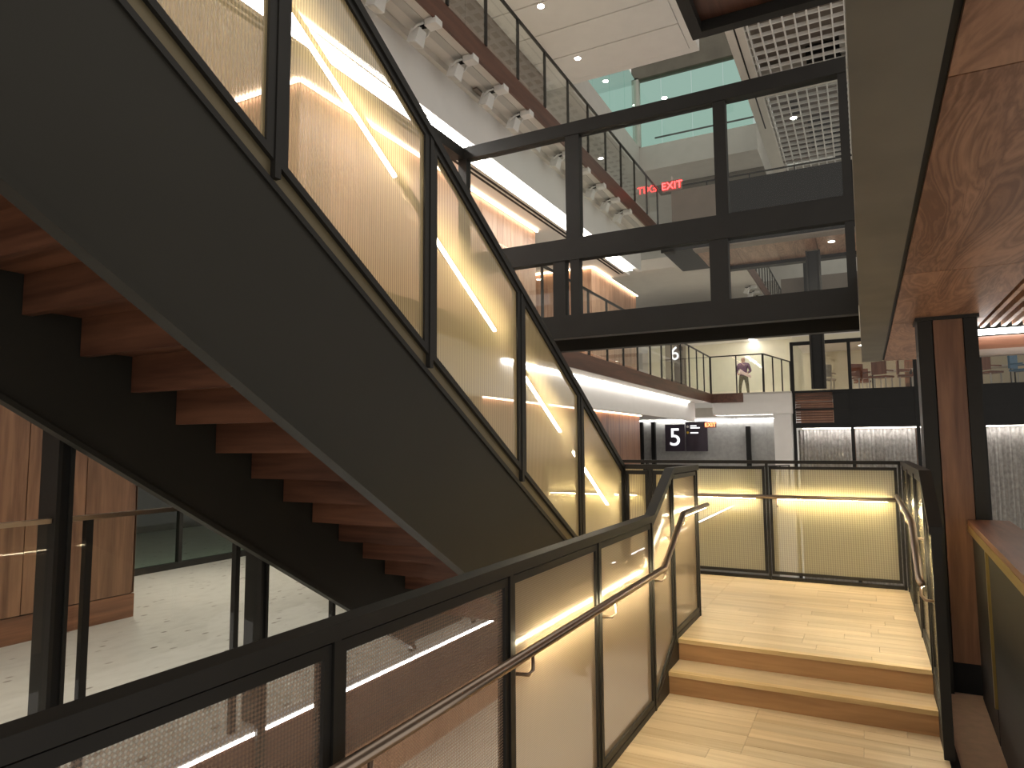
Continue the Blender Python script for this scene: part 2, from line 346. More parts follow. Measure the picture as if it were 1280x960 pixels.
# ================================================================== main staircase rising towards the camera
SXN, SXF = -1.97, -3.59
nos = lambda y: .31+.6*(5.74-y)             # line of the nosings
st = thing('staircase', 'broad straight staircase with black steel stringers and walnut steps', 'staircase', (-2.8, 5.5, .3))
YT = -1.6
def strip(name, x0, x1, ya, yb, dz0, dz1, m, parent):
    return prism(name, [(x0, ya, nos(ya)+dz0), (x0, yb, nos(yb)+dz0), (x0, yb, nos(yb)+dz1), (x0, ya, nos(ya)+dz1)], (x1-x0, 0, 0), m, parent)
for x0, x1, side in ((SXN, SXN-.03, 1), (SXF, SXF+.03, -1)):
    # lower end cut level with the landing slab
    ye = 5.80
    pts = [(x0, YT, nos(YT)-.73), (x0, YT, nos(YT)+.07), (x0, ye, nos(ye)+.07), (x0, ye, .06), (x0, 4.9+(.31+.6*.84-.73-.06)/.6, .06)]
    sgr = prism('stringer', pts, (x1-x0, 0, 0), 'stringer', st)
    strip('flange', x0+side*.012, x0-side*.055, YT, 5.0, -.76, -.73, 'stringer', sgr)
    strip('flange', x0+side*.012, x0-side*.05, YT, 5.8, .07, .10, 'steel', sgr)
    strip('cap_channel', x0-side*.002, x0-side*.045, YT, 5.8, .10, .175, 'olive', sgr)
n = 0; y = 5.46; z = .30
tread_me = riser_me = None
while y > YT+.3:
    ty = [(-3.55, y-.30, z+.168-.07), (-3.55, y+.015, z+.168-.07), (-3.55, y+.015, z+.168), (-3.55, y-.30, z+.168)]
    if tread_me is None:
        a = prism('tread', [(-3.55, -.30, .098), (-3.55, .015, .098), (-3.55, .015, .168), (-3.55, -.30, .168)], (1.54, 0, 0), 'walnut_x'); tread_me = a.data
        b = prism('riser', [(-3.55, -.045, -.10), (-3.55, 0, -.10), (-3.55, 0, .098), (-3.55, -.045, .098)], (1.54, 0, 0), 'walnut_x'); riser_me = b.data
    else:
        a = link(bpy.data.objects.new('tread', tread_me)); b = link(bpy.data.objects.new('riser', riser_me))
    for o in (a, b): o.location = (0, y, z); put(o, st)
    y -= .28; z += .168; n += 1
# near guard of the stair
sg = thing('mesh_guard', 'sloping gold mesh glass guard with lit handrail on the staircase', 'railing', (SXN, 5.98, .3))
sp = [-.27, .78, 1.83, 2.875, 3.92, 4.945, 5.98]
gt = lambda y: 1.595+.597*(5.915-y)
gb = lambda y: nos(y)+.175
for i, y in enumerate(sp):
    last = i == len(sp)-1
    bx('post', (SXN-.024, SXN+.024), (y-.015, y+.015), (.28 if last else gb(y)-.06, 1.55 if last else gt(y)-.03), 'steel', sg)
    if i < len(sp)-1:
        a, b = y+.017, sp[i+1]-.017
        framed_panel(sg, 'x', SXN, a, b, (gb(a), gb(b) if i < len(sp)-2 else gb(b)), (gt(a)-.05, gt(b)-.05), 'gold', .038, .036)
prism('top_rail', [(SXN-.03, sp[0], gt(sp[0])-.05), (SXN+.03, sp[0], gt(sp[0])-.05), (SXN+.03, sp[0], gt(sp[0])), (SXN-.03, sp[0], gt(sp[0]))], (0, sp[-1]-sp[0], gt(sp[-1])-gt(sp[0])), 'steel', sg)
led = lambda y: 1.241+.61*(5.766-y)
hx = SXN-.09
hp = [(hx, 0., led(0.)+.03), (hx, 5.72, led(5.72)+.03), (hx, 5.95, led(5.74)+.03)]
hr = tube('handrail', hp, HR, 'inox', sg, 12)
for i in range(1, len(sp)-1):
    a, b = sp[i]+.09, sp[i+1]-.17
    prism('led_strip', [(hx-.011, a, led(a)), (hx+.011, a, led(a)), (hx+.011, a, led(a)+.008), (hx-.011, a, led(a)+.008)], (0, b-a, led(b)-led(a)), 'led_stair', hr)
    yy = sp[i+1]-.10
    j_bracket(hr, 'x', SXN, yy, led(yy)+.03, -1)
fg = thing('glass_guard', 'frameless clear glass guard on the far side of the staircase', 'railing', (SXF, 5.5, .3))
for i in range(6):
    a, b = sp[i]+.01, sp[i+1]-.01
    prism('glass_pane', [(SXF, a, nos(a)+.11), (SXF, b, nos(b)+.11), (SXF, b, nos(b)+1.25), (SXF, a, nos(a)+1.25)], (.012, 0, 0), 'glass', fg)

# ================================================================== terrazzo floor five and its edge (left)
Z5, Z6, Z7 = -.10, 3.5, 7.7
XE = -3.72
f5 = struct(bx('floor', (-14, XE), (-6, 25.4), (Z5-.06, Z5), 'terrazzo'), 'speckled pale terrazzo floor beyond the staircase', 'floor')
t1 = struct(bx('trim_1', (XE-.30, XE), (-6, 25.4), (Z5-.55, Z5-.075), 'fascia'), 'dark walnut fascia under the terrazzo floor edge', 'trim')
t1b = tag(bx('edge_light', (XE-.02, XE+.004), (-4, 22), (Z5-.072, Z5-.052), 'cove'), 'thin white light line along the terrazzo floor edge', 'light strip')
for i, (a, c_, b) in enumerate(((2.055, 0, 2.14), (3.41, 0, 3.48))):
    c = thing('steel_post', ['slim black steel post in front of walnut panelled wall', 'slim black steel post rising from bare pale terrazzo'][i], 'post', (-3.77, a, -4.2))
    bx('web', (-3.845, -3.70), (a+.02, b-.02), (-4.2, 2.9), 'black', c)
    bx('flange', (-3.845, -3.69), (a, a+.02), (-4.2, 2.9), 'steel', c); bx('flange', (-3.845, -3.69), (b-.02, b), (-4.2, 2.9), 'steel', c)
g5 = thing('glass_guard', 'glass guard with thin dark rail along the terrazzo edge', 'railing', (XE, 2, Z5))
zr = 1.75-.098*abs(XE)
for a, b in ((-2.5, 2.05), (2.145, 3.405), (3.485, 7.8)):
    bx('top_rail', (XE-.03, XE+.01), (a, b), (zr-.02, zr+.005), 'inox', g5)
    bx('glass_pane', (XE-.016, XE-.004), (a, b), (Z5+.02, zr-.02), 'glass', g5)
for y in (1.0, 2.235, 3.22, 4.15, 5.2, 6.3): bx('post', (XE-.04, XE+.0), (y, y+.035), (Z5, zr-.02), 'steel', g5)
struct(bx('ceiling', (-14, -4.6), (-6, 5.95), (2.92, 3.02), 'white'), 'white ceiling over the terrazzo and walnut wall block', 'ceiling')
for x in (-5.3, -8.3):
    for y in ((-3, -.5, 2.0, 4.5) if x > -7 else (5.5,)): downlight(x, y, 2.92, 'added downlight to brighten the terrazzo', 70, 'added downlights over the terrazzo')  # lamps added to brighten the terrazzo
for y in (7.0, 9.5): downlight(-7.6, y, 2.66, 'added downlight in the white ceiling beside the glazed office', 80, 'added downlights beside the glazed office')  # two more added lamps for the floor five ceiling
# walnut wall block on floor five
WW = -7.25
wl = struct(bx('wall_left', (WW-2.2, WW-.02), (-6, 4.88), (Z5, 2.9), 'black'), 'walnut panelled wall block standing on terrazzo', 'wall')
y = 4.9
while y > -5:
    bx('panel', (WW-.02, WW), (y-.565, y-.004), (Z5+.26, 2.9), 'walnut', wl); y -= .57
bx('panel', (WW-2.2, WW), (4.88, 4.9), (Z5+.26, 2.9), 'walnut', wl)
struct(bx('baseboard_left', (WW-2.2, WW+.004), (-6, 4.905), (Z5, Z5+.25), 'walnut_y'), 'walnut plinth under the panelled wall block', 'baseboard')
# dark glazed office behind
og = thing('glass_partition', 'glazed office partition with dark base frame on terrazzo floor', 'partition', (-9.5, 8, Z5))
bx('base_frame', (-9.55, -9.45), (4.95, 16), (Z5, Z5+.09), 'steel', og); bx('head_frame', (-9.55, -9.45), (4.95, 16), (2.6, 2.7), 'steel', og)
for i in range(6):
    y = 5+i*2.1; bx('mullion', (-9.54, -9.46), (y, y+.06), (Z5+.09, 2.6), 'steel', og)
    bx('glass_pane', (-9.506, -9.494), (y+.06, y+2.1), (Z5+.09, 2.6), 'green_glass', og)
struct(bx('wall_back', (-14.2, -14), (-6, 25), (Z5, 3), 'taupe'), 'dark taupe office wall behind the glazed partition', 'wall')

# ================================================================== balcony edges of the floors above (left side)
def slab_band(zf, first_y, last_y, xedge, label, tag_i):
    """floor slab with walnut fascia, track soffit, white bulkhead, white cove light and slotted ceiling below it"""
    s = struct(bx('ceiling', (-14, xedge-.04), (first_y, last_y), (zf-.30, zf), 'offwhite'), label+' slab soffit in warm white', 'ceiling')
    struct(bx('trim_%d' % tag_i, (xedge-.04, xedge), (first_y, last_y), (zf-.33, zf+.0), 'fascia'), label+' dark walnut edge fascia', 'trim')
    return s
XF = -4.77
slab_band(Z7, -4, 18.3, XF, 'seventh floor balcony', 2)
bh7 = struct(bx('ceiling', (-5.46, -5.36), (-4, 18.3), (6.56, Z7-.30), 'white'), 'long white bulkhead under the seventh floor balcony', 'ceiling')
bx('lip', (-5.36, -5.28), (-4, 18.3), (7.30, Z7-.30), 'offwhite', bh7)
cl7 = tag(bx('cove_light', (-5.70, -5.46), (3, 17.8), (6.50, 6.53), 'cove'), 'broad white cove light strip in the sixth floor ceiling', 'light strip')
c6 = struct(bx('ceiling', (-14, -5.70), (-4, 18.3), (6.50, 6.60), 'white'), 'white sixth floor ceiling behind the cove light', 'ceiling')
for x in (-5.80, -5.90): bx('air_slot', (x-.025, x+.025), (-3, 18), (6.492, 6.502), 'black', c6)
# wood clad cores on the sixth floor with warm light at the head
def core(x0, x1, y0, y1, z0, z1, label, m='walnut_lit', led_x=True, led_y=True):
    k = struct(bx('wall_core', (x0+.02, x1-.02), (y0+.02, y1), (z0, z1), 'walnut'), label, 'wall')
    n = max(1, round((y1-y0)/.6))
    for i in range(n): bx('panel', (x1-.02, x1), (y0+(y1-y0)*i/n+.003, y0+(y1-y0)*(i+1)/n-.003), (z0, z1), m, k)
    n = max(1, round((x1-x0)/.6))
    for i in range(n): bx('panel', (x0+(x1-x0)*i/n+.003, x0+(x1-x0)*(i+1)/n-.003), (y0, y0+.02), (z0, z1), m, k)
    if led_x: bx('head_light', (x1+.03, x1+.07), (y0-.03, y1), (z1+.0, z1+.02), 'warm', k)
    if led_y: bx('head_light', (x0, x1+.03), (y0-.07, y0-.03), (z1+.0, z1+.02), 'warm', k)
    return k
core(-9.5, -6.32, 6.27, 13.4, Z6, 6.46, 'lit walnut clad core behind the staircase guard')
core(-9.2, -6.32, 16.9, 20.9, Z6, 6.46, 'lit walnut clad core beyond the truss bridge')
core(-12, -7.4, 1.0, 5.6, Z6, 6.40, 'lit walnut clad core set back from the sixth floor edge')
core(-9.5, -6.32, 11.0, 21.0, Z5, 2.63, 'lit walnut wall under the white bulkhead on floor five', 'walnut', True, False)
# sixth floor slab
slab_band(Z6, 6, 24.6, -4.75, 'sixth floor balcony', 3)
struct(bx('ceiling', (-5.50, -5.36), (6, 24.6), (2.55, Z6-.30), 'white'), 'white bulkhead below the sixth floor balcony', 'ceiling')
tag(bx('cove_light', (-5.35, -5.30), (10, 23.5), (3.165, 3.195), 'cove'), 'white light strip washing the bulkhead under floor six', 'light strip')
struct(bx('ceiling', (-9.5, -5.50), (6, 25.2), (2.66, 2.72), 'white'), 'white ceiling of floor five beside the walnut wall', 'ceiling')
# balcony guards
rail_guard('glass_guard', 'glass guard with black posts on the seventh floor balcony', [(XF, -.05), (XF, 18.0)], Z7, 1.06, 1.055, tr=.04)
rail_guard('glass_guard', 'glass guard with black posts on the sixth floor balcony turning the corner', [(-4.78, 9.3), (-4.78, 24.55), (-3.0, 24.55), (-2.4, 27.5)], Z6, 1.33, 1.06, tr=.04)
# seventh floor taupe wall behind the guard and the white ribbed ceiling above
w7 = struct(bx('wall_left', (-7.1, -6.95), (-4, 15.4), (Z7, 11.18), 'black'), 'taupe brown panelled wall behind the seventh floor guard', 'wall')
for i in range(14): bx('panel', (-6.95, -6.92), (1.4+i, 2.39+i), (Z7, 11.18), 'taupe', w7)
ce = struct(bx('ceiling', (-14, -3.12), (0, 16.0), (11.23, 11.9), 'white'), 'white ceiling of broad panels above the seventh floor', 'ceiling')
ys = [5.2, 7.2, 9.2, 11.2, 12.55, 13.62, 14.68, 15.8]
for a, b in zip(ys, ys[1:]): bx('ceiling_panel', (-13.9, -3.32), (a+.02, b-.02), (11.19, 11.23), 'white', ce)
bx('edge_band', (-14, -3.12), (15.8, 16.0), (11.20, 11.23), 'white', ce); bx('edge_band', (-3.30, -3.12), (5, 15.8), (11.20, 11.23), 'white', ce)
for (x, y) in ((-5.79, 12.67), (-5.83, 14.9), (-5.8, 10.4), (-5.8, 8.2)):
    downlight(x, y, 11.19, 'small bright downlight in the white panelled ceiling', 150, 'downlights in the white ceiling')
# track lights under the seventh floor balcony
def track_light(x, y, z, label, group):
    t = thing('track_light', label, 'spotlight', (x, y, z), group)
    bx('mount_box', (x+.06, x+.24), (y+.02, y+.18), (z-.10, z-.012), 'fixture', t)
    bx('clamp', (x-.02, x+.08), (y+.06, y+.14), (z-.06, z-.012), 'black', t)
    tube('yoke', [(x+.05, y+.02, z-.06), (x-.02, y-.03, z-.10), (x-.10, y-.04, z-.16)], .016, 'fixture', t, 6)
    tube('yoke', [(x+.05, y+.18, z-.06), (x-.02, y+.22, z-.10), (x-.10, y+.20, z-.16)], .016, 'fixture', t, 6)
    h = make('lamp_head', [(x-.20, y-.02, z-.26), (x-.06, y-.02, z-.30), (x-.06, y+.18, z-.30), (x-.20, y+.18, z-.26),
                           (x-.14, y+.0, z-.08), (x+.0, y+.0, z-.11), (x+.0, y+.16, z-.11), (x-.14, y+.16, z-.08)], CUBE_F, 'fixture', t)
    make('lens', [(x-.185, y+.0, z-.268), (x-.075, y+.0, z-.300), (x-.075, y+.16, z-.300), (x-.185, y+.16, z-.268)], [(0, 1, 2, 3)], 'offwhite', h)
    for k in (0, 1): bx('louvre', (x-.15, x-.01), (y+.05+.05*k, y+.065+.05*k), (z-.075, z-.055), 'black', t)
for y in (4.5, 5.4, 6.3, 7.15, 8.12, 9.06, 9.98, 10.87, 11.78, 12.7, 13.65, 14.6, 15.5):
    track_light(-5.0, y-.08, Z7-.30, 'white track spotlight under the long seventh floor balcony', 'track lights under the long balcony')
tr = thing('track_channel', 'grey recessed track carrying the white spotlights', 'track', (-5.02, 9, 7.39))
bx('channel', (-5.10, -4.96), (-3, 18), (7.390, 7.399), 'lightgrey', tr)
bx('air_vent', (-5.27, -5.19), (8.9, 9.25), (7.36, 7.385), 'taupe', tr)

# ================================================================== truss bridge at the sixth floor
tb = thing('truss_bridge', 'black steel truss footbridge with glass infill crossing the atrium', 'bridge', (-2.4, 8, 3.1))
YB = 7.87
def chord(name, z0, z1, x0=-4.90, x1=0.0, y0=YB, y1=YB+.14): return bx(name, (x0, x1), (y0, y1), (z0, z1), 'steel', tb)
chord('top_chord', 5.73, 5.90); chord('mid_chord', 4.09, 4.37); chord('bottom_chord', 3.09, 3.38, -4.74)
for x0, x1 in ((-4.90, -4.77), (-3.28, -3.09), (-1.41, -1.27), (-.09, 0.0)): bx('post', (x0, x1), (YB+.01, YB+.13), (4.37, 5.73), 'steel', tb)
for x0, x1 in ((-3.47, -3.30), (-3.23, -3.11), (-1.50, -1.29), (-.09, 0.0)): bx('post', (x0, x1), (YB+.01, YB+.13), (3.38, 4.09), 'steel', tb)
for a, b in ((-4.77, -3.28), (-3.09, -1.41), (-1.27, -.09)):
    bx('glass_pane', (a, b), (YB+.06, YB+.072), (4.37, 5.73), 'glass', tb); bx('glass_pane', (a, b), (YB+.06, YB+.072), (3.38, 4.09), 'glass', tb)
bx('far_beam', (-4.74, 0), (9.0, 9.14), (3.09, 3.40), 'steel', tb); bx('deck', (-4.74, 0), (YB+.14, 9.0), (3.28, 3.40), 'black', tb)
bx('return_chord', (-4.95, -4.80), (6.95, YB), (5.74, 5.89), 'steel', tb)

# ================================================================== upper landing corner (top of view)
ul = thing('upper_landing', 'underside of an upper landing with black edge beams and walnut soffit', 'landing', (-.9, 8, 7))
bx('edge_beam', (-1.76, 0), (8.48, 8.62), (7.0, 7.5), 'steel', ul); bx('edge_beam', (-1.76, -1.62), (5.0, 8.48), (7.0, 7.5), 'steel', ul)
for i in range(3): bx('soffit_panel', (-1.62, 0), (5.0+i*1.16, 6.15+i*1.16), (7.14, 7.2), 'fascia', ul)

# ================================================================== right side: sixth floor edge beam, walnut soffit, column, parapet
ZS = 2.85
sb = struct(bx('ceiling', (.006, .248), (-2, 10.45), (ZS, Z6), 'concrete'), 'grey concrete edge beam overhead beside the walnut soffit', 'ceiling')
struct(bx('trim_4', (.248, .272), (-2, 10.45), (ZS+.012, Z6), 'black'), 'black shadow gap between concrete beam and walnut soffit', 'trim')
so = struct(bx('ceiling', (.272, 6), (-2, 10.45), (ZS+.10, Z6), 'black'), 'walnut panelled soffit over the right side of the walkway', 'ceiling')
js = [-2, .0, 2.36, 5.10, 7.22, 10.45]
for a, b in zip(js, js[1:]): bx('soffit_panel', (.274, 1.0), (a+.004, b-.004), (ZS, ZS+.04), 'soffit', so)
# slatted ceiling, warm light between slats put in as white board
x = 1.03; sl = struct(bx('ceiling', (1.0, 4.5), (2.0, 7.9), (ZS+.085, ZS+.10), 'white'), 'slatted walnut ceiling with the light between slats put in as white board', 'ceiling')
while x < 3.4:
    bx('slat', (x, x+.035), (2.0, 7.85), (ZS+.0, ZS+.07), 'walnut_lit', sl); x += .085
bx('cove_light', (1.0, 4.5), (7.92, 7.96), (2.79, 2.84), 'cove', sl)
struct(bx('trim_5', (1.0, 4.5), (8.0, 8.1), (2.655, 2.78), 'walnut_x'), 'orange walnut band below the slatted ceiling', 'trim')
struct(bx('trim_6', (1.0, 4.5), (8.0, 8.12), (2.59, 2.655), 'taupe'), 'grey lower edge of the walnut band', 'trim')
# column
wc = thing('clad_column', 'black steel column with walnut infill beside the landing', 'column', (.68, 7.0, -.36))
YC = 6.97
bx('flange', (.455, .565), (YC, YC+.32), (-.36, ZS-.03), 'steel', wc); bx('flange', (.80, .90), (YC, YC+.32), (-.36, ZS-.03), 'steel', wc)
bx('web', (.565, .80), (YC+.06, YC+.26), (-.36, ZS-.03), 'black', wc)
tag(bx('infill_board', (.575, .795), (YC+.012, YC+.06), (-.10, ZS-.03), 'walnut', wc), 'red brown walnut infill board')
bx('cap_plate', (.44, .915), (YC-.02, YC+.34), (ZS-.03, ZS), 'steel', wc)
# stone strip
struct(bx('floor', (.39, .84), (3.5, 7.4), (-.45, -.362), 'pink'), 'narrow pinkish stone strip beside the black parapet', 'floor')
# parapet
pp = thing('parapet', 'black parapet with walnut cap and brass edge beside the walnut column', 'parapet', (.75, 5, -.36))
def pl(y, dx): t = (y-4.14)/(7.63-4.14); return (.652+.099*t+dx, y)
prism('cap', [(*pl(2.2, 0), 1.06), (*pl(6.94, 0), 1.06), (*pl(6.94, .29), 1.06), (*pl(2.2, .29), 1.06)], (0, 0, .04), 'walnut_y', pp)
prism('brass_edge', [(*pl(2.2, -.004), 1.0), (*pl(6.94, -.004), 1.0), (*pl(6.94, .03), 1.0), (*pl(2.2, .03), 1.0)], (0, 0, .06), 'brass', pp)
for a, b in ((2.2, 3.95), (3.99, 5.90), (5.94, 6.94)):
    prism('panel', [(*pl(a, .03), -.36), (*pl(b, .03), -.36), (*pl(b, .06), -.36), (*pl(a, .06), -.36)], (0, 0, 1.375), 'steel', pp)
for a in (3.95, 5.90): prism('brass_strip', [(*pl(a, .012), -.1), (*pl(a+.04, .012), -.1), (*pl(a+.04, .06), -.1), (*pl(a, .06), -.1)], (0, 0, 1.115), 'brass', pp)

# ================================================================== seventh floor bridge across the atrium
b7 = thing('floor_bridge', 'black seventh floor bridge with walnut soffit spanning the atrium', 'bridge', (-1, 19.5, 7))
bx('deck', (XF, 5), (18.3, 20.8), (7.06, 7.7), 'black', b7)
bx('fascia', (XF, 5), (18.22, 18.3), (7.0, 7.78), 'black', b7)
for i in range(9): bx('soffit_panel', (-3.9+i*1.0, -2.91+i*1.0), (18.62, 20.6), (7.0, 7.06), 'soffit', b7)
bx('lower_flange', (-3.9, 5), (18.22, 18.62), (6.96, 7.0), 'taupe', b7); bx('far_flange', (-3.9, 5), (20.6, 20.9), (6.9, 7.06), 'black', b7)
bx('guard_panel', (-3.2, 5), (18.26, 18.3), (7.78, 8.70), 'black', b7); tag(bx('guard_panel', (-4.45, -3.2), (18.26, 18.3), (7.78, 8.70), 'taupe', b7), 'taupe guard panel')
bx('top_rail', (XF, 5), (18.25, 18.30), (8.80, 8.83), 'steel', b7)
for i in range(9): bx('post', (-4.6+i*1.1, -4.57+i*1.1), (18.26, 18.29), (8.70, 8.80), 'steel', b7)
downlight(-.55, 19.3, 7.0, 'small downlight in the walnut soffit of the high bridge', 60)
def text_mesh(name, body, size, loc, rot, m, parent, depth=.01, align='CENTER'):
    cu = bpy.data.curves.new(name, 'FONT'); cu.body = body; cu.size = size; cu.extrude = depth; cu.align_x = align; cu.align_y = 'CENTER'
    t = bpy.data.objects.new(name, cu); link(t); bpy.context.view_layer.update()
    me = bpy.data.meshes.new_from_object(t.evaluated_get(bpy.context.evaluated_depsgraph_get())); bpy.data.objects.remove(t)
    me.transform(Matrix.Translation(loc) @ rot.to_matrix().to_4x4()); me.materials.clear(); me.materials.append(M[m])
    return put(link(bpy.data.objects.new(name, me)), parent)
FRONT = Euler((R(90), 0, 0))
def exit_sign(label, x, y, z, w, h, m):
    e = thing('exit_sign', label, 'exit sign', (x, y, z))
    bx('backing', (x-w/2, x+w/2), (y, y+.04), (z-h/2, z+h/2), 'taupe', e)
    t = text_mesh('lettering', 'EXIT', h*.95, (x, y-.012, z), FRONT, m, e); t.scale = (1, 1, 1)
    bx('stem', (x-.01, x+.01), (y+.01, y+.03), (z+h/2, z+h/2+.12), 'fixture', e)
    return e
exit_sign('red lit exit sign above the bridge guard on floor seven', -4.42, 18.235, 8.85, .55, .30, 'exitred')
# black column under the bridge
fc = thing('steel_hanger', 'black steel hanger below the walnut soffit of the high bridge', 'column', (-1.02, 20, 3.2))
bx('flange', (-1.22, -1.18), (19.8, 20.1), (3.2, 6.96), 'steel', fc); bx('web', (-1.18, -.90), (19.88, 20.02), (3.2, 6.96), 'black', fc); bx('flange', (-.90, -.86), (19.8, 20.1), (3.2, 6.96), 'steel', fc)
# balcony beyond the bridge
slab = struct(bx('ceiling', (-9, -3.14), (21.2, 33), (7.35, Z7), 'offwhite'), 'white slab of the far seventh floor balcony', 'ceiling')
struct(bx('trim_7', (-3.14, -3.10), (21.2, 33), (7.32, Z7), 'fascia'), 'walnut edge of the far seventh floor balcony', 'trim')
rail_guard('glass_guard', 'guard with dense black posts on the far seventh floor balcony', [(-3.12, 21.4), (-3.12, 32.8)], Z7, 1.06, .8, tr=.04)
for y in (25.0, 25.9, 26.8): track_light(-3.42, y, 7.35, 'white track spotlight under the far seventh floor balcony', 'track lights of the far balcony')
struct(bx('wall_back', (-14, 6), (33, 33.2), (3, 7.4), 'offwhite'), 'pale plaster end wall behind the sixth floor', 'wall')
struct(bx('wall_back', (-3.1, 6), (32.8, 33), (7.4, 9.2), 'taupe'), 'brown timber guard wall at the far end of floor seven', 'wall')
struct(bx('wall_back', (-14, 6), (34.8, 35), (7.4, 16), 'lightgrey'), 'pale grey end wall of the upper atrium', 'wall')
for x in (-2.1, .2): bx('steel_column', (x, x+.32), (32.2, 32.5), (6.2, 11), 'black').__setitem__('label', 'black column before the brown far wall of floor seven')
for o in list(COL.objects):
    if o.name.startswith('steel_column') and o.type == 'MESH' and o.parent is None: o['category'] = 'column'; o['group'] = 'far black columns'

# ================================================================== eighth floor glass offices and egg-crate ceiling
for (x, y) in ((-1, 26.5), (1, 26.5), (3, 26.5), (0, 28.5), (2.5, 28.5)): downlight(x, y, 5.4, 'added downlight to brighten the meeting room', 140, 'added meeting room downlights')  # lamps added to brighten the room behind the glazing
for (x, y) in ((-3.2, 26.5), (-5.6, 28.5), (-3.0, 29.5)): downlight(x, y, 6.25, 'added downlight in the white ceiling above the person', 170, 'added downlights above the person')  # lamps added to brighten the cream wall of floor six
gr = thing('glass_office', 'green tinted glass office on the eighth floor above a grey slab', 'glass wall', (-5, 22, 11.85))
for a, b in ((-6.38, -5.62), (-5.60, -4.60), (-4.58, -3.58), (-3.56, -2.7)): bx('glass_pane', (a, b), (22, 22.02), (11.85, 14.25), 'green_glass', gr)
for a, b in ((22.1, 20.6), (20.58, 19.1), (19.08, 17.6), (17.58, 16.2)): bx('glass_pane', (-6.46, -6.44), (b, a), (11.85, 14.25), 'green_glass', gr)
bx('corner_post', (-6.60, -6.36), (21.9, 22.1), (11.85, 14.3), 'lightgrey', gr); bx('head', (-6.6, -2.4), (21.9, 22.2), (14.25, 15.2), 'concrete', gr)
bx('office_ceiling', (-14, -6.5), (16, 34), (14.26, 14.3), 'teal_lit', gr); bx('office_ceiling', (-6.5, -2.6), (22.2, 34), (14.26, 14.3), 'teal_lit', gr)
bx('inner_rail', (-6.4, -2.6), (24.0, 24.04), (13.0, 13.05), 'steel', gr)
for i in range(5): bx('desk_screen', (-5.2+i*.8, -4.5+i*.8), (26, 26.1), (12, 12.9), 'taupe', gr)
for (x, y) in ((-5.0, 24), (-4.3, 26), (-3.3, 24.5), (-5.9, 23.6), (-7.4, 21.5), (-7.2, 19.5)): downlight(x, y, 14.26, 'bright downlight behind the green office glass', 0, 'office downlights', .09)
struct(bx('floor', (-14, -2.6), (22.0, 34.8), (11.0, 11.85), 'lightgrey'), 'grey slab edge below the green glass office', 'floor')
struct(bx('floor', (-14, -6.40), (16, 22.0), (11.0, 11.85), 'lightgrey'), 'grey slab edge beside the white panelled ceiling', 'floor')
struct(bx('wall_back', (-14, -2), (30, 30.2), (11.85, 14.3), 'white'), 'white rear wall of the green glass office', 'wall')
struct(bx('trim_8', (-6.3, -2.6), (23.5, 24.3), (10.9, 11.0), 'concrete'), 'dark drop beam under the eighth floor slab', 'trim')
ZG = 12.0
eg = struct(bx('ceiling', (-2.2, 6), (10, 27.5), (ZG+.55, ZG+.65), 'taupe'), 'open cell egg-crate ceiling of white bars', 'ceiling')
x = -2.15
while x < 4: bx('grid_bar', (x, x+.035), (12, 27.3), (ZG, ZG+.09), 'white', eg); x += .27
y = 12.0
while y < 27.3: bx('grid_bar', (-2.2, 4), (y, y+.035), (ZG+.004, ZG+.094), 'white', eg); y += .42
for i in range(14):
    xx = random.uniform(-1.8, 2.5); yy = random.uniform(13, 26); bx('duct', (xx, xx+random.uniform(.3, .9)), (yy, yy+random.uniform(.5, 2.4)), (ZG+.25, ZG+.5), random.choice(('offwhite', 'black', 'lightgrey')), eg)
struct(bx('trim_9', (-2.62, -2.2), (10, 28), (ZG-.12, ZG+.5), 'offwhite'), 'white ceiling beam beside the egg-crate ceiling', 'trim')
bx('slot', (-2.42, -2.38), (10, 22.6), (ZG-.125, ZG-.118), 'black', bpy.data.objects['trim_9'])
struct(bx('trim_10', (-2.2, 6), (19.9, 20.5), (ZG-.12, ZG+.4), 'offwhite'), 'white cross beam in the egg-crate ceiling', 'trim')
struct(bx('trim_11', (-2.2, 6), (27.5, 27.8), (ZG-.4, ZG+.4), 'offwhite'), 'white beam closing the egg-crate ceiling', 'trim')
downlight(-1.55, 22.5, ZG, 'bright lamp hanging in the egg-crate ceiling', 200, None, .09)

# ================================================================== far end of floor five and six
gw = struct(bx('wall_far', (-10, -2.6), (25.4, 25.6), (-4, 2.62), 'greywall'), 'grey block wall behind the floor sign', 'wall')
for r_ in range(9):
    x = -8.0+(r_ % 2)*.45
    while x < -2.7: bx('block', (x, x+.89), (25.385, 25.4), (-.1+r_*.30, .19+r_*.30), 'greywall', gw); x += .9
tag(bx('cove_light', (-7.6, -2.7), (25.25, 25.29), (2.60, 2.63), 'cove'), 'white light strip over the grey block wall', 'light strip')
fs = thing('floor_sign', 'dark purple sign panel with large white number five', 'sign', (-6.2, 25.2, 1.5))
bx('panel', (-6.62, -5.89), (25.2, 25.26), (1.48, 2.47), 'navy', fs); text_mesh('number', '5', .92, (-6.25, 25.19, 1.97), FRONT, 'white_letter', fs)
ds = thing('directory_sign', 'dark purple directory panel beside the number five sign', 'sign', (-5.5, 25.2, 1.5))
bx('panel', (-5.86, -5.08), (25.2, 25.26), (1.48, 2.55), 'navy', ds)
disc_y = lambda x, z, r, m: prism('symbol', [(x+r*math.cos(k*.523), 25.19, z+r*math.sin(k*.523)) for k in range(12)], (0, .008, 0), m, ds)
disc_y(-5.78, 2.38, .045, 'fixture'); disc_y(-5.78, 2.16, .045, 'yellow')
for z, l in ((2.40, .22), (2.33, .34), (2.15, .28)): bx('text_line', (-5.68, -5.68+l), (25.188, 25.198), (z-.022, z+.022), 'white_letter', ds)
exit_sign('orange red exit sign beside the dark directory panel', -4.93, 25.05, 2.42, .42, .20, 'exitorange')
